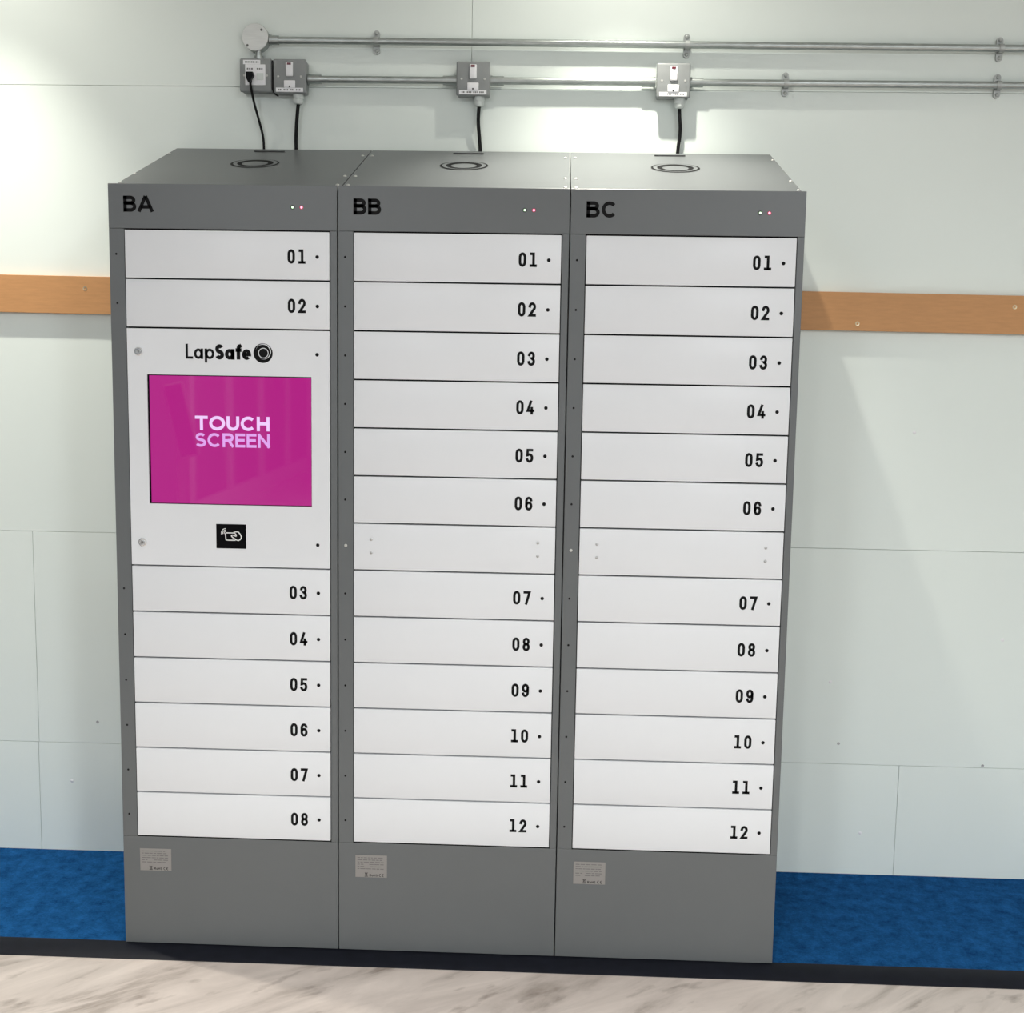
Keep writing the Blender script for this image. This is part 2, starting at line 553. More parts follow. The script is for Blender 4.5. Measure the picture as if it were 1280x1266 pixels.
add_prism_x(bm, [(0.0090, FLOOR_Z), (0.0090, 0.0012), (0.004, 0.0015), (-0.020, -0.001), (-0.054, -0.0095), (-0.057, FLOOR_Z)], XL + .06, XR)
structure(obj('trim_1', bm, M['edge_trim'], smooth=True))

# ------------------------------------------------------------------ ceiling lights
def downlight(x, y, watts, ang, spill, label):
    t = thing('downlight', label, 'ceiling light', (x, y, CEIL))
    bm = bmesh.new()
    add_lathe(bm, [(0.034, -0.0), (0.048, 0.0), (0.048, 0.004), (0.040, 0.006), (0.034, 0.003), (0.034, 0.0)], 28, Matrix.Rotation(rad(90), 4, 'X'))
    obj('trim_ring', bm, M['white_plastic'], t, smooth=True)
    bm = bmesh.new()
    add_lathe(bm, [(0.034, 0.0005), (0.0, 0.0005)], 28, Matrix.Rotation(rad(90), 4, 'X'))
    obj('lens', bm, M['lamp_lens'], t)
    for nm, e, a in (('beam', watts, ang), ('spill', spill, 140)):
        L = bpy.data.lights.new('downlight_' + nm, 'SPOT')
        L.energy = e
        L.color = (1.0, 0.968, 0.86)
        L.spot_size = rad(a)
        L.spot_blend = 1.0
        L.shadow_soft_size = 0.02
        link(nm, L, t, (0, 0, -0.012))

downlight(*DOWNLIGHTS[0], 'round recessed downlight in the ceiling above the BB and BC lockers')
downlight(*DOWNLIGHTS[1], 'round recessed downlight in the ceiling beside the BA locker, close to the pale wall')
downlight(*DOWNLIGHTS[2], 'round recessed downlight over the wood floor, out in front beside the BA locker')
downlight(*DOWNLIGHTS[3], 'round recessed downlight over the wood floor in front of the BB and BC lockers')
downlight(*DOWNLIGHTS[4], 'round recessed downlight over the wood floor, out in front beside the BC locker')

def fill_panel(x, y, watts, label):  # unseen luminaire, added to lift the ambient level of the room
    t = thing('added_panel_light', label, 'ceiling light', (x, y, CEIL), 'added square panel lights in the unseen ceiling')
    bm = bmesh.new()
    for a in ((-.30, .30, -.30, -.28), (-.30, .30, .28, .30), (-.30, -.28, -.28, .28), (.28, .30, -.28, .28)):
        add_box(bm, *a, -0.012, 0.0)
    obj('frame', bm, M['white_plastic'], t)
    boxobj('diffuser', (-.28, .28, -.28, .28, -0.004, 0.0), M['fill_panel_lens'], t)
    L = bpy.data.lights.new('fill_panel_glow', 'AREA')
    L.energy = watts
    L.color = (0.91, 0.965, 1.0)
    L.shape = 'SQUARE'
    L.size = 0.54
    link('glow', L, t, (0, 0, -0.013))
for p, where in zip(FILL_PANELS, ('left wall, nearer the lockers', 'right wall, nearer the lockers', 'left wall, farther from the lockers', 'right wall, farther from the lockers')):
    fill_panel(*p, 'added square panel light in the unseen ceiling by the ' + where)

# ------------------------------------------------------------------ lockers
Z_TOP, PITCH_Z = 1.731, 0.11177
Z_BOT = Z_TOP - 13 * PITCH_Z
DX0, DX1 = 0.0383, 0.5113
H_FRONT, H_SLOPE0, H_BACK = 1.833, 1.821, 1.995
E = 0.0012                          # gap to the neighbouring unit
DOOR_W, DOOR_H = DX1 - DX0, PITCH_Z - 0.0036

bm = bmesh.new()
add_box(bm, -DOOR_W / 2, DOOR_W / 2, -0.0012, 0.017, -DOOR_H / 2, DOOR_H / 2, bev=0.0011, seg=2)
door_mesh = mesh_of(bm, 'door', M['white_steel'], True)
bm = bmesh.new()
disc(bm, (0, 0), 0.0042, 0, 18)
flat_finish(bm)
hole_mesh = bpy.data.meshes.new('key_hole')
bm.to_mesh(hole_mesh)
bm.free()
hole_mesh.materials.append(M['black_print'])
bm = bmesh.new()
disc(bm, (0, 0), 0.0026, 0, 12)
flat_finish(bm)
pilot_mesh = bpy.data.meshes.new('pilot_hole')
bm.to_mesh(pilot_mesh)
bm.free()
pilot_mesh.materials.append(M['black_print'])
bm = bmesh.new()
add_lathe(bm, [(0.0036, 0), (0.0034, 0.0010), (0.0020, 0.0018), (0, 0.0020)], 14)
rivet_mesh = mesh_of(bm, 'rivet', M['rivet'], True)
bm = bmesh.new()
add_lathe(bm, [(0.0038, 0), (0.0036, 0.0008), (0.0018, 0.0020), (0, 0.0023)], 14)
stile_screw_mesh = mesh_of(bm, 'stile_screw', M['bright_screw'], True)
bm = bmesh.new()
add_lathe(bm, [(0.0046, 0), (0.0044, 0.0012), (0.0028, 0.0027), (0.0010, 0.0032), (0, 0.0029)], 14)
top_screw_mesh = mesh_of(bm, 'roof_screw', M['bright_screw'], True)

DG_H, DG_W, DG_ADV, DG_T = 0.0325, 0.0172, 0.0243, 0.0060
def number_items(s, xr, zc):
    return [(ch, xr - DG_W - (len(s) - 1 - i) * DG_ADV, zc - DG_H / 2, DG_W, DG_H, DG_T) for i, ch in enumerate(s)]

SLOPE = math.atan2(H_BACK - H_SLOPE0, DEPTH - 0.002)
def on_top(x, y, lift=0.0):
    z = H_SLOPE0 + (y - 0.002) * math.tan(SLOPE)
    return (x, y - sin(SLOPE) * lift, z + cos(SLOPE) * lift)

def locker(index, code, label, edge_left, edge_right):
    x0 = index * UNIT_W
    t = thing('charging_locker', label, 'locker', (x0, 0, 0))
    a, b = E, UNIT_W - E
    # carcass: sides, back, floor, dark sheet in place of shade behind the doors
    bm = bmesh.new()
    side = [(0.002, 0.006), (DEPTH, 0.006), (DEPTH, H_BACK - .0015), (0.002, H_SLOPE0 - .0015)]
    add_prism_x(bm, side, a, a + 0.0012)
    add_prism_x(bm, side, b - 0.0012, b)
    add_box(bm, a + .0012, b - .0012, DEPTH - .0012, DEPTH, 0.006, H_BACK - .0020)
    add_box(bm, a + .0012, b - .0012, 0.002, DEPTH - .0012, 0.006, 0.0072)
    obj('carcass', bm, M['grey_steel'], t)
    boxobj('gap_shade_sheet', (a + .0014, b - .0014, 0.0185, 0.030, 0.02, 1.80), M['hollow_shade'], t)  # black sheet that keeps the door gaps looking shaded
    bm = bmesh.new()
    add_box(bm, a + .012, b - .012, 0.014, DEPTH - .012, 0.0, 0.006)
    obj('base', bm, M['hollow_shade'], t)  # recessed base, coloured black to give the shadow line under the locker
    # face frame
    bm = bmesh.new()
    add_box(bm, a, b, 0.0, 0.0019, Z_TOP + .0015, H_FRONT, bev=0.0007)
    add_box(bm, a, b, 0.0019, 0.010, H_FRONT - .0016, H_FRONT - .0004)
    obj('header', bm, M['grey_steel'], t, smooth=True)
    boxobj('stile', (a, DX0 - .0018, 0.0, 0.0184, Z_BOT - .0015, Z_TOP + .0012), M['grey_steel'], t, bev=0.0009)
    boxobj('stile', (DX1 + .0018, b, 0.0, 0.0184, Z_BOT - .0015, Z_TOP + .0012), M['grey_steel'], t, bev=0.0009)
    boxobj('kick_panel', (a, b, 0.0, 0.0019, 0.003, Z_BOT - .0018), M['grey_steel'], t, bev=0.0007)
    # sloping roof sheet
    bm = bmesh.new()
    add_prism_x(bm, [(0.002, H_SLOPE0), (DEPTH + .001, H_BACK), (DEPTH + .001, H_BACK - .0014), (0.002, H_SLOPE0 - .0014)], a, b)
    roof = obj('roof', bm, M['grey_steel'], t)
    for sx in (0.0125, UNIT_W - 0.0125):
        if sx < .1 and edge_left: sx = 0.007
        if sx > .4 and edge_right: sx = UNIT_W - 0.007
        for sy in (0.069, 0.172, 0.440):
            link('roof_screw', top_screw_mesh, roof, on_top(sx, sy), (rad(-90) + SLOPE, 0, 0))
    # printed ring emblem on the roof
    bm = bmesh.new()
    cx, cy = 0.2625, 0.322
    def top_map(ox, oy, lift=0.0005):
        def f(p):
            return on_top(cx + ox + p[0], cy + (oy + p[1]) * cos(SLOPE), lift)
        return f
    crescent(bm, 0.0610, (0.0, 0.0048), 0.0556, to=top_map(0, 0))
    crescent(bm, 0.0455, (0.0, -0.0045), 0.0325, to=top_map(0, 0.004))
    obj('ring_emblem', bm, M['black_print'], roof)
    # cable slot with its folded lip
    bm = bmesh.new()
    y0 = 0.482
    v = [bm.verts.new(on_top(x, y, .0006)) for x, y in ((.221, y0), (.302, y0), (.302, y0 + .006), (.221, y0 + .006))]
    bm.faces.new(v)
    obj('cable_slot', bm, M['hollow_shade'], roof)
    bm = bmesh.new()
    lo = [on_top(x, y, l) for x, y, l in ((.221, y0 + .006, .0), (.302, y0 + .006, .0), (.302, y0 + .0055, .0022), (.221, y0 + .0055, .0022),
                                          (.221, y0 + .010, .0), (.302, y0 + .010, .0), (.302, y0 + .008, .0022), (.221, y0 + .008, .0022))]
    V = [bm.verts.new(p) for p in lo]
    for fc in ((0, 1, 2, 3), (7, 6, 5, 4), (3, 2, 6, 7), (0, 3, 7, 4), (1, 5, 6, 2)):
        bm.faces.new([V[i] for i in fc])
    obj('slot_lip', bm, M['grey_steel'], roof)
    # code lettering, status lights
    hh, tt = 0.0360, 0.0079
    text_obj('code_lettering', [(code[0], 0.0365, 1.7695, 0.0300, hh, tt), (code[1], 0.0365 + (0.0335 if code[1] != 'C' else 0.0345), 1.7695, (0.036 if code[1] == 'A' else 0.0300 if code[1] == 'B' else 0.0340), hh, tt)], M['black_print'], t, -0.0004)
    for lx, mt, bz in ((0.427, 'led_green', 'black_plastic'), (0.4475, 'led_red', 'led_bezel_red')):
        bm = bmesh.new()
        add_lathe(bm, [(0.0048, 0), (0.0046, 0.0012), (0.0030, 0.0012), (0.0030, 0.0)], 16)
        led = obj('status_light', bm, M[bz], t, (lx, 0, 1.784), smooth=True)
        bm = bmesh.new()
        add_lathe(bm, [(0.0030, 0), (0.0026, 0.0018), (0, 0.0028)], 14)
        obj('led_lens', bm, M[mt], led, smooth=True)
    # pilot holes down the left stile
    for i in range(13):
        zc = Z_TOP - (i + .5) * PITCH_Z
        if index == 0 and 2 <= i <= 6:
            continue
        if index and i == 6:
            link('stile_screw', stile_screw_mesh, t, (0.0185, 0, zc + .002))
        else:
            link('pilot_hole', pilot_mesh, t, (0.0175, -0.0003, zc - .001))
    # doors
    xc = (DX0 + DX1) / 2
    num = 0
    for i in range(13):
        zc = Z_TOP - (i + .5) * PITCH_Z
        if index == 0 and 2 <= i <= 6:
            continue
        if index and i == 6:
            p = link('blank_panel', door_mesh, t, (xc, 0, zc))
            for rx in (0.079 - xc, 0.471 - xc):
                for rz in (-0.0135, 0.018):
                    link('rivet', rivet_mesh, p, (rx, -0.0012, rz))
            continue
        num += 1
        d = link('door', door_mesh, t, (xc, 0, zc))
        text_obj('number', number_items('%02d' % num, 0.4565 - xc, -0.0015), M['black_print'], d, -0.0015)
        link('key_hole', hole_mesh, d, (0.4835 - xc, -0.0015, -0.002))
    # rating label
    lb = boxobj('rating_label', (0.042, 0.119, -0.0006, 0.0, 0.190, 0.246), M['silver_label'], t, bev=0.0002)
    bm = bmesh.new()
    rr = random.Random(3 + index)
    for k in range(6):
        z = 0.2405 - k * 0.0056
        x = 0.047
        while x < 0.106:
            L_ = rr.uniform(0.004, 0.013)
            if not (k > 2 and 0.060 < x < 0.068):
                v = [bm.verts.new((X, -0.0009, Z)) for X, Z in ((x, z), (min(x + L_, .111), z), (min(x + L_, .111), z - .0017), (x, z - .0017))]
                bm.faces.new(v)
            x += L_ + 0.0022
    flat_finish(bm)
    obj('small_print', bm, M['grey_print'], lb)
    bm = bmesh.new()
    y = -0.0009
    # crossed-out bin
    stroke(bm, [(.0655, .2010), (.0715, .2010)], False, .0009, y)
    stroke(bm, [(.0662, .2010), (.0670, .1945), (.0700, .1945), (.0708, .2010)], False, .0008, y)
    stroke(bm, [(.0652, .2020), (.0718, .1945)], False, .0006, y)
    stroke(bm, [(.0652, .1945), (.0718, .2020)], False, .0006, y)
    stroke(bm, [(.0650, .1925), (.0720, .1925)], False, .0012, y)
    xx = .0765
    for ch, ww, h2 in (('R', .0042, .0058), ('o', .0040, .0042), ('H', .0042, .0058), ('S', .0040, .0058)):
        glyph(bm, ch, xx, .1925, ww, h2, .0010, y)
        xx += ww + .0010
    stroke(bm, arc(.1035, .1958, .0033, .0033, 90, 270, 10), False, .0011, y)
    stroke(bm, arc(.1105, .1958, .0033, .0033, 90, 270, 10), False, .0011, y)
    stroke(bm, [(.1072, .1958), (.1100, .1958)], False, .0011, y, False)
    flat_finish(bm)
    obj('approval_marks', bm, M['black_print'], lb)
    return t

LB = []
LB.append(locker(0, 'BA', 'tall grey charging locker lettered BA with magenta touch screen and white doors', True, False))
LB.append(locker(1, 'BB', 'tall grey charging locker lettered BB with twelve numbered white doors', False, False))
LB.append(locker(2, 'BC', 'tall grey charging locker lettered BC with twelve numbered white doors', False, True))

# touch screen panel of the BA locker
t = LB[0]
PZ0, PZ1 = Z_TOP - 7 * PITCH_Z + .0018, Z_TOP - 2 * PITCH_Z - .0022
SX0, SX1, SZ0, SZ1 = 0.0835, 0.4690, 1.0965, 1.3995
bm = bmesh.new()
def quad_frame(bm, X, Z, x, z, y0, y1):
    """rectangular plate X,Z with a rectangular opening x,z"""
    o = [(X[0], Z[0]), (X[1], Z[0]), (X[1], Z[1]), (X[0], Z[1])]
    i = [(x[0], z[0]), (x[1], z[0]), (x[1], z[1]), (x[0], z[1])]
    vs4 = [[bm.verts.new((p[0], yy_, p[1])) for p in q] for q in (o, i) for yy_ in (y0, y1)]
    of, ob, jf, jb = vs4
    for k in range(4):
        m = (k + 1) % 4
        bm.faces.new((of[k], of[m], jf[m], jf[k]))
        bm.faces.new((ob[k], jb[k], jb[m], ob[m]))
        bm.faces.new((of[k], ob[k], ob[m], of[m]))
        bm.faces.new((jf[k], jf[m], jb[m], jb[k]))
quad_frame(bm, (DX0, DX1), (PZ0, PZ1), (SX0, SX1), (SZ0, SZ1), -0.0012, 0.0165)
pan = obj('screen_panel', bm, M['white_steel'], t)
# black surround inside the cut-out and the display itself
bm = bmesh.new()
quad_frame(bm, (SX0 + .0002, SX1 - .0002), (SZ0 + .0002, SZ1 - .0002), (SX0 + .0036, SX1 - .0012), (SZ0 + .0016, SZ1 - .0022), 0.002, 0.0100)
obj('screen_bezel', bm, M['black_plastic'], pan)
scr = boxobj('touch_screen', (SX0 + .0036, SX1 - .0012, 0.0040, 0.0090, SZ0 + .0016, SZ1 - .0022), M['screen'], pan)
def row(s, x, z, h, t_, widths, gap):
    out = []
    for ch in s:
        out.append((ch, x, z, widths[ch], h, t_))
        x += widths[ch] + gap
    return out
Wd = dict(T=.030, O=.0375, U=.030, C=.0345, H=.030, S=.0270, R=.0270, E=.0240, N=.0290)
text_obj('screen_lettering', row('TOUCH', 0.1935, 1.2715, 0.0335, 0.0072, Wd, 0.0034), M['screen_text'], pan, 0.0037)
text_obj('screen_lettering', row('SCREEN', 0.1935, 1.2325, 0.0325, 0.0062, dict(Wd, S=.0255, C=.0320, E=.0232, N=.0280), 0.0034), M['screen_text_dim'], pan, 0.0037)
# maker's lettering and ring emblem
yl = -0.0015
x = 0.1755
items = []
for ch, ww, h_, t_, z, gap in (('L', .0175, .0345, .0056, 1.4370, .0020), ('a', .0215, .0240, .0057, 1.4370, .0036), ('p', .0225, .0240, .0057, 1.4370, .0018),
                               ('S', .0210, .0350, .0088, 1.4365, .0020), ('a', .0228, .0245, .0082, 1.4365, .0022), ('f', .0145, .0350, .0084, 1.4370, .0006), ('e', .0212, .0245, .0078, 1.4365, 0)):
    items.append((ch, x, z, ww, h_, t_))
    x += ww + gap
text_obj('brand_lettering', items, M['black_print'], pan, yl)
bm = bmesh.new()
ex, ez = 0.3565, 1.4525
crescent(bm, 0.0225, (0.0008, 0.0036), 0.0178, to=lambda p: (ex + p[0], yl, ez + p[1]))
crescent(bm, 0.0167, (0.0012, -0.0026), 0.0120, to=lambda p: (ex + p[0] - .0004, yl, ez + p[1] + .0030))
disc(bm, (ex + .0008, ez + .0003), 0.0104, yl, 24)
flat_finish(bm)
obj('brand_emblem', bm, M['black_print'], pan)
# card reader window with its white pictogram
rd = boxobj('card_reader', (0.2415, 0.3125, -0.0020, -0.0012, 0.9935, 1.0515), M['black_plastic'], pan, bev=0.0003)
bm = bmesh.new()
yr = -0.0023
def px(u, v):   # pictogram drawn on a 1280 x 1067 sketch grid
    return (0.2415 + (u - 210) / 800 * 0.071, 1.0515 - (v - 205) / 670 * 0.058)
T_ = 0.0024
stroke(bm, [px(*p) for p in ((700, 445), (480, 445), (458, 470), (470, 630), (500, 645), (715, 645))], False, T_, yr)
stroke(bm, [px(*p) for p in ((690, 425), (740, 412), (800, 412), (850, 470), (882, 540), (880, 580), (850, 625), (800, 652), (760, 640), (700, 600), (640, 560), (618, 528), (640, 502), (690, 515), (740, 535), (752, 500), (690, 425))], False, T_, yr)
for r_ in (35, 70, 108):
    stroke(bm, [px(458 + r_ * cos(rad(a)), 450 - r_ * 1.1 * sin(rad(a))) for a in range(85, 196, 10)], False, 0.0015, yr)
flat_finish(bm)
obj('card_pictogram', bm, M['white_print'], rd)
# cam locks and key holes
for z in (1.452, 1.0045):
    bm = bmesh.new()
    add_lathe(bm, [(0.0098, 0), (0.0096, 0.0028), (0.0082, 0.0038), (0.0066, 0.0038), (0.0062, 0.0024), (0.0, 0.0024)], 24)
    k = obj('cam_lock', bm, M['chrome'], pan, (0.0655, -0.0012, z), smooth=True)
    bm = bmesh.new()
    add_lathe(bm, [(0.0050, 0.0024), (0.0046, 0.0056), (0.0026, 0.0056), (0.0026, 0.0030), (0.0, 0.0030)], 18)
    obj('lock_barrel', bm, M['rivet'], k, smooth=True)
    bm = bmesh.new()
    add_box(bm, -0.0007, 0.0007, -0.0042, -0.0030, -0.0024, 0.0024)
    obj('key_slot', bm, M['hollow_shade'], k)
for z in (1.451, 1.006):
    link('key_hole', hole_mesh, pan, (0.4825, -0.0015, z))

# ------------------------------------------------------------------ timber rails on the wall
bm = bmesh.new()
add_lathe(bm, [(0.0062, 0), (0.0058, 0.0006), (0.0028, 0.0004), (0.0022, -0.0004), (0, -0.0004)], 16)
rail_screw = mesh_of(bm, 'rail_screw', M['brass_screw'], True)
def rail(x0, z0, x1, z1, label, screws, h=0.1025):
    L_ = math.hypot(x1 - x0, z1 - z0)
    t = tag(boxobj('wall_rail', (0, L_, -0.018, 0, -h, 0), M['mdf'], None, (x0, WALL - .0002, z0), bev=0.0008, rot=(0, -math.atan2(z1 - z0, x1 - x0), 0)), label, 'wall rail')
    for sx, sz in screws:
        link('rail_screw', rail_screw, t, (sx - x0, -0.0180, sz - z0))
rail(-2.02, 1.6655, 0.40, 1.6475, 'brown fibreboard rail screwed to the wall beside the BA locker', [(-.264, 1.632), (-1.3, 1.58)])
rail(1.20, 1.6435, 4.55, 1.6215, 'brown fibreboard rail screwed to the wall beside the BC locker', [(1.844, 1.560), (2.259, 1.613), (3.1, 1.57)])

# ------------------------------------------------------------------ conduit, boxes, cables on the wall
YC = WALL - 0.020           # conduit axis
PR = 0.0095
def pipe(name, label, pts, couplers=()):
    t = thing(name, label, 'conduit', pts[0])
    o = Vector(pts[0])
    bm = bmesh.new()
    add_tube(bm, [Vector(p) - o for p in pts], PR, 16)
    obj('tube', bm, M['galvanised'], t, smooth=True)
    for a, b in couplers:
        bm = bmesh.new()
        a, b = Vector(a) - o, Vector(b) - o
        add_tube(bm, [a, b], PR + .0026, 18)
        d = (b - a).normalized()
        add_tube(bm, [a, a + d * .005], PR + .0040, 18)
        obj('coupler', bm, M['galvanised'], t, smooth=True)
    return t
ZU0, ZU1 = 2.2795, 2.2725
def zu(x): return ZU0 + (x - 0.25) * (ZU1 - ZU0) / 2.0
ZL = 2.1795
J = (0.217, WALL, 2.284)
pipe('steel_conduit', 'upper galvanised steel conduit running along the wall from the round junction box', [(0.254, YC, zu(.254)), (4.58, YC, zu(4.58))], [((0.2535, YC, zu(.254)), (0.278, YC, zu(.278)))])
pipe('steel_conduit', 'galvanised conduit between the twin boxes and the switch above the BB locker', [(0.356, YC, ZL), (0.7545, YC, ZL)], [((0.356, YC, ZL), (0.392, YC, ZL)), ((0.7545, YC, ZL), (0.718, YC, ZL))])
pipe('steel_conduit', 'galvanised conduit between the switches above the BB and BC lockers', [(0.8445, YC, ZL), (1.2815, YC, ZL)], [((0.8445, YC, ZL), (0.880, YC, ZL)), ((1.2815, YC, ZL), (1.245, YC, ZL))])
pipe('steel_conduit', 'lower galvanised conduit running on from the switch above the BC locker', [(1.3725, YC, ZL), (4.58, YC, ZL)], [((1.3725, YC, ZL), (1.407, YC, ZL))])
pipe('steel_conduit', 'short galvanised conduit stub joining the round junction box to the socket box', [(0.2235, YC, 2.2285), (0.2235, YC, 2.2505)], [((0.2235, YC, 2.2285), (0.2235, YC, 2.238))])

def saddle(x, z, label):
    t = thing('pipe_saddle', label, 'pipe saddle', (x, WALL, z))
    g = 'pipe saddles holding the conduits'
    t['group'] = g
    bm = bmesh.new()          # spacer base plate with rounded ends
    pr = [(-.0085, -.022), (-.0085, .022)] + arc(0, .022, .0085, .0085, 180, 0, 10)[1:] + [(.0085, -.022)] + arc(0, -.022, .0085, .0085, 0, -180, 10)[1:-1]
    add_prism_y(bm, pr[::-1], -0.0085, 0.0)
    obj('spacer_plate', bm, M['saddle_zinc'], t)
    bm = bmesh.new()          # strap wrapped over the tube
    yc = -0.020
    ri, ro, w2 = PR + .0004, PR + .0019, 0.0062
    path = [(0.0235, -0.0087), (ro, -0.0087)] + [(ro * cos(rad(a)), yc - ro * sin(rad(a))) for a in range(0, 181, 15)] + [(-ro, -0.0087), (-0.0235, -0.0087)]
    inner = [(0.0235, -0.0072 - .0003), (ri, -0.0075)] + [(ri * cos(rad(a)), yc - ri * sin(rad(a))) for a in range(0, 181, 15)] + [(-ri, -0.0075), (-0.0235, -0.0075)]
    va = [[bm.verts.new((sx, p[1], p[0])) for p in q] for q in (path, inner) for sx in (-w2, w2)]
    for i in range(len(path) - 1):
        bm.faces.new((va[0][i], va[0][i + 1], va[1][i + 1], va[1][i]))
        bm.faces.new((va[2][i], va[3][i], va[3][i + 1], va[2][i + 1]))
        bm.faces.new((va[0][i], va[2][i], va[2][i + 1], va[0][i + 1]))
        bm.faces.new((va[1][i], va[1][i + 1], va[3][i + 1], va[3][i]))
    obj('strap', bm, M['saddle_zinc'], t, smooth=True)
    for s in (-1, 1):
        bm = bmesh.new()
        add_lathe(bm, [(0.0050, 0.0085), (0.0048, 0.0105), (0.0034, 0.0130), (0.0012, 0.0138), (0, 0.0132)], 16)
        obj('screw', bm, M['saddle_zinc'], t, (0, 0, s * .0225), smooth=True)
saddle(0.538, zu(.538), 'pipe saddle on the upper conduit next to the round junction box')
saddle(1.362, zu(1.362), 'pipe saddle on the upper conduit above the BC locker switch')
saddle(2.179, zu(2.179), 'last pipe saddle on the upper conduit, straight above another saddle')
saddle(1.625, ZL, 'pipe saddle on the lower conduit next to the BC locker switch')
saddle(2.179, ZL, 'pipe saddle on the lower conduit straight below another saddle')

# round junction box
t = thing('junction_box', 'round galvanised junction box at the end of the upper conduit', 'junction box', J)
bm = bmesh.new()
add_lathe(bm, [(0.0345, 0), (0.0345, 0.030), (0.0, 0.030)], 36)
obj('body', bm, M['galvanised'], t, smooth=True)
bm = bmesh.new()
add_lathe(bm, [(0.0355, 0.0301), (0.0355, 0.0325), (0.0345, 0.0335), (0.0, 0.0335)], 36)
lid = obj('lid', bm, M['galv_lid'], t, smooth=True)
for sx, sz in ((.0175, .0185), (-.0205, -.0215)):
    bm = bmesh.new()
    add_lathe(bm, [(0.0034, 0.0335), (0.0030, 0.0350), (0.0, 0.0352)], 12)
    obj('lid_screw', bm, M['grey_print'], lid, (sx, 0, sz), smooth=True)

BD = 0.045      # box depth
def metal_box(t, w, h):
    bm = bmesh.new()
    add_box(bm, -w / 2 + .002, w / 2 - .002, -BD + .008, 0, -h / 2 + .002, h / 2 - .002, bev=0.004, seg=2)
    obj('back_box', bm, M['box_grey'], t, smooth=True)
    bm = bmesh.new()
    add_box(bm, -w / 2, w / 2, -BD, -BD + .0095, -h / 2, h / 2, bev=0.0046, seg=3)
    pl = obj('front_plate', bm, M['box_grey'], t, smooth=True)
    for s in (-1, 1):
        bm = bmesh.new()
        add_lathe(bm, [(0.0030, 0), (0.0028, 0.0010), (0.0, 0.0014)], 12)
        obj('plate_screw', bm, M['bright_screw'], pl, (s * .0305, -BD, -.001), smooth=True)
    return pl
def tape(pl, x0, x1, z0, z1, words):
    tp = boxobj('printed_tape', (x0, x1, -BD - .0008, -BD, z0, z1), M['white_plastic'], pl, bev=.0002)
    bm = bmesh.new()
    zc = (z0 + z1) / 2
    for a, b in words:
        x = a
        while x < b:
            e = min(x + .0030, b)
            v = [bm.verts.new((X, -BD - .0011, Z)) for X, Z in ((x, zc - .0020), (e, zc - .0020), (e, zc + .0020), (x, zc + .0020))]
            bm.faces.new(v)
            x += .0044
    flat_finish(bm)
    obj('faded_print', bm, M['grey_print'], tp)

# twin outlet box with the black plug
bx = (0.2205, WALL, 2.184)
t = thing('socket_box', 'grey metal outlet box with white data plate below the round junction box', 'socket', bx)
pl = metal_box(t, 0.0865, 0.0865)
ins = boxobj('white_insert', (-.0275, .0265, -BD - .0025, -BD + .001, -.0265, .0270), M['white_plastic'], pl, bev=.0008)
for sx in (-.0140, .0125):
    boxobj('port', (sx - .0095, sx + .0095, -BD - .0032, -BD - .0020, -.0135, .0045), M['pale_nylon'], ins, bev=.0004)
    bm = bmesh.new()
    for k in range(3):
        add_box(bm, sx - .0085 + k * .0058, sx - .0045 + k * .0058, -BD - .0028, -BD - .0024, .0135, .0175)
    obj('faded_print', bm, M['grey_print'], ins)
tape(pl, -.0330, .0130, .0275, .0385, [(-.028, -.016), (-.012, -.002), (.001, .009)])
# plug and lead
def cable(name, label, ctrl, r, extra=None):
    o = Vector(ctrl[0])
    t = thing(name, label, 'cable', ctrl[0])
    bm = bmesh.new()
    add_tube(bm, [p - o for p in smooth_path(ctrl, 10)], r, 10)
    obj('flex', bm, M['black_cable'], t, smooth=True)
    return t
py = WALL - BD - .011
tc = cable('plug_lead', 'thin black lead with a plug pushed into the white outlet plate', [(0.2090, py - .001, 2.166), (0.2105, py, 2.150), (0.2140, WALL - .034, 2.112), (0.2235, WALL - .020, 2.068), (0.2315, WALL - .013, 2.030), (0.2335, WALL - .012, 1.990), (0.2335, WALL - .012, 1.90)], 0.0032)
bm = bmesh.new()
add_prism_y(bm, [(-.0105, .0225), (.0080, .0225), (.0100, .0140), (.0040, .0040), (.0030, -.0040), (-.0040, -.0040), (-.0095, .0060)], -.0070, .0065)
obj('plug', bm, M['black_plastic'], tc)
# black strip in the gap between the two boxes
cable('gap_flex', 'thin black flex squeezed between the outlet box and the neighbouring switch box', [(0.2655, WALL - BD + .001, 2.2220), (0.2660, WALL - BD, 2.180), (0.2662, WALL - BD, 2.150), (0.2705, WALL - .040, 2.1375), (0.2770, WALL - .028, 2.1340)], 0.0021)

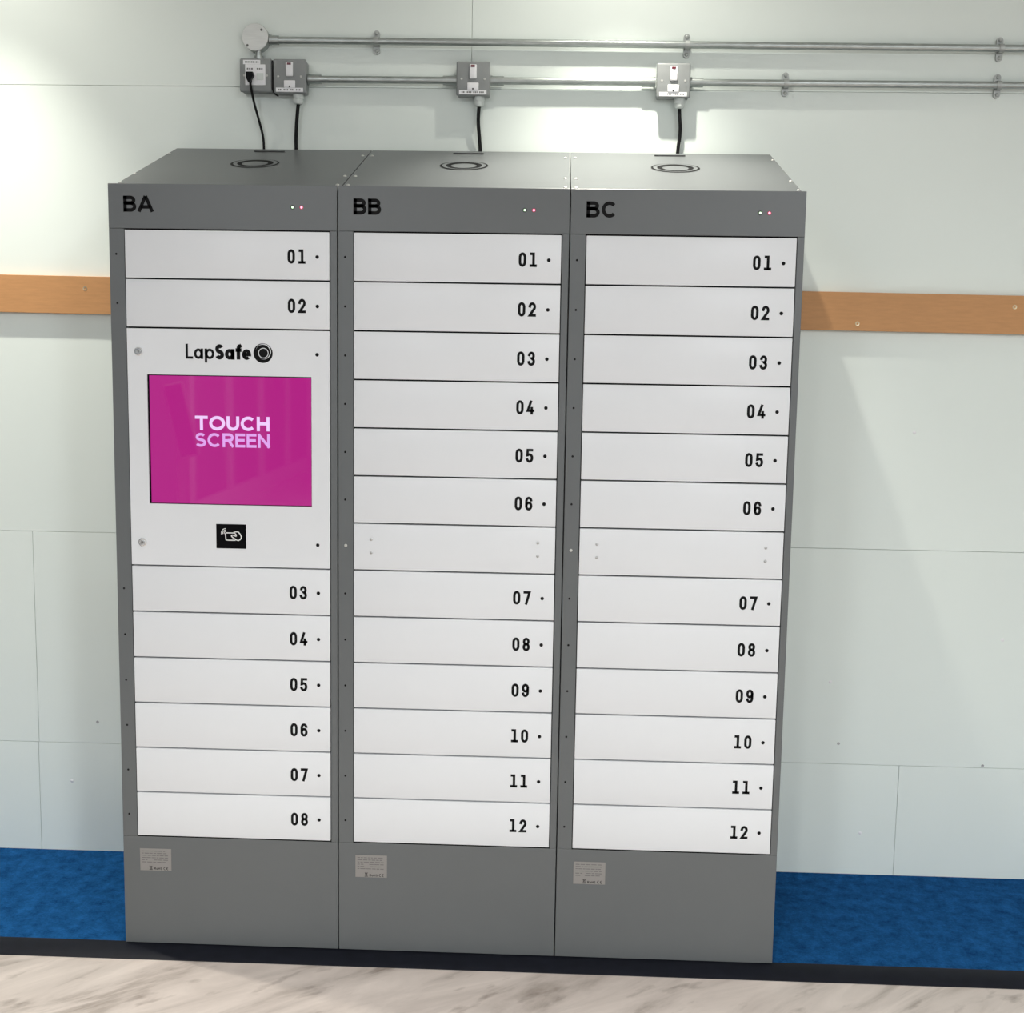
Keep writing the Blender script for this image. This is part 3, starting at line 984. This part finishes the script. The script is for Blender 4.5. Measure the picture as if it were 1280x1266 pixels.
def fused_switch(x, z, gx, label):
    t = thing('fused_switch', label, 'switch', (x, WALL, z))
    pl = metal_box(t, 0.0890, 0.0885)
    rk = boxobj('rocker', (-.0095, .0095, -BD - .0050, -BD + .001, -.0010, .0355), M['white_plastic'], pl, bev=.0022, seg=2)
    boxobj('neon', (-.0058, .0048, -BD - .0060, -BD - .0045, .0280, .0335), M['red_neon'], rk, bev=.0004)
    fh = boxobj('fuse_holder', (-.0150, .0150, -BD - .0030, -BD + .001, -.0300, -.0110), M['white_plastic'], pl, bev=.0016, seg=2)
    bm = bmesh.new()
    add_lathe(bm, [(0.0022, 0.0), (0.0020, 0.0006), (0, 0.0006)], 12)
    obj('fuse_screw', bm, M['black_plastic'], fh, (0, -BD - .0030, -.0270))
    tape(pl, -.0365, .0360, -.0405, -.0300, [(-.030, -.021), (-.016, -.004), (.001, .012), (.017, .030)])
    bm = bmesh.new()
    prof = [(0.0, -.0015), (0.0130, -.0015), (0.0145, .001), (0.0145, .0105), (0.0132, .0122), (0.0136, .0185), (0.0106, .0245), (0.0056, .0258), (0.0, .0258)]
    add_lathe(bm, prof, 18, Matrix.Rotation(rad(90), 4, 'X'))
    obj('cable_gland', bm, M['pale_nylon'], t, (gx, -0.0242, -.0432), smooth=True)
    return t
fused_switch(0.3115, 2.1820, 0.0185, 'grey metal fused switch box touching the outlet box, above the BA locker')
fused_switch(0.7995, 2.1800, 0.0155, 'grey metal fused switch box on the conduit above the BB locker')
fused_switch(1.3270, 2.1795, 0.0195, 'grey metal fused switch box on the conduit above the BC locker')
YG = WALL - .024
cable('power_cable', 'thick black power cable dropping from the switch box behind the BA locker', [(0.330, YG, 2.1150), (0.3275, YG, 2.090), (0.3240, WALL - .020, 2.058), (0.3215, WALL - .015, 2.025), (0.3215, WALL - .013, 1.990), (0.3225, WALL - .013, 1.88)], 0.0047)
cable('power_cable', 'black power cable dropping from the switch box behind the BB locker', [(0.815, YG, 2.1130), (0.8135, YG, 2.090), (0.8135, WALL - .020, 2.066), (0.8165, WALL - .015, 2.030), (0.8190, WALL - .013, 1.992), (0.8200, WALL - .013, 1.88)], 0.0047)
cable('power_cable', 'black power cable dropping from the switch box behind the BC locker', [(1.3465, YG, 2.1120), (1.3480, YG, 2.090), (1.3505, WALL - .020, 2.066), (1.3505, WALL - .015, 2.040), (1.3465, WALL - .013, 1.998), (1.3420, WALL - .013, 1.88)], 0.0047)

# ------------------------------------------------------------------ kiosk standing in the room (its image shows in the display)
t = thing('tablet_kiosk', 'slim pale tablet kiosk on a post, mirrored in the magenta touch screen', 'kiosk', (-0.31, -1.55, FLOOR_Z))
bm = bmesh.new()
add_lathe(bm, [(0.0, 0.0), (0.16, 0.0), (0.16, 0.008), (0.15, 0.012), (0.0, 0.012)], 32, Matrix.Rotation(rad(-90), 4, 'X'))
obj('foot_plate', bm, M['wall_dark'], t, smooth=True)
boxobj('post', (-.022, .022, -.018, .018, .012, 1.15), M['wall_plain'], t, bev=.003)
hd = boxobj('tablet_head', (-.036, .036, -.012, .012, -.135, .135), M['wall_plain'], t, (0, 0.02, 1.215), bev=.004, rot=(0, rad(-13), 0))
boxobj('tablet_glass', (-.030, .030, .0115, .0130, -.128, .128), M['wall_dark'], hd)
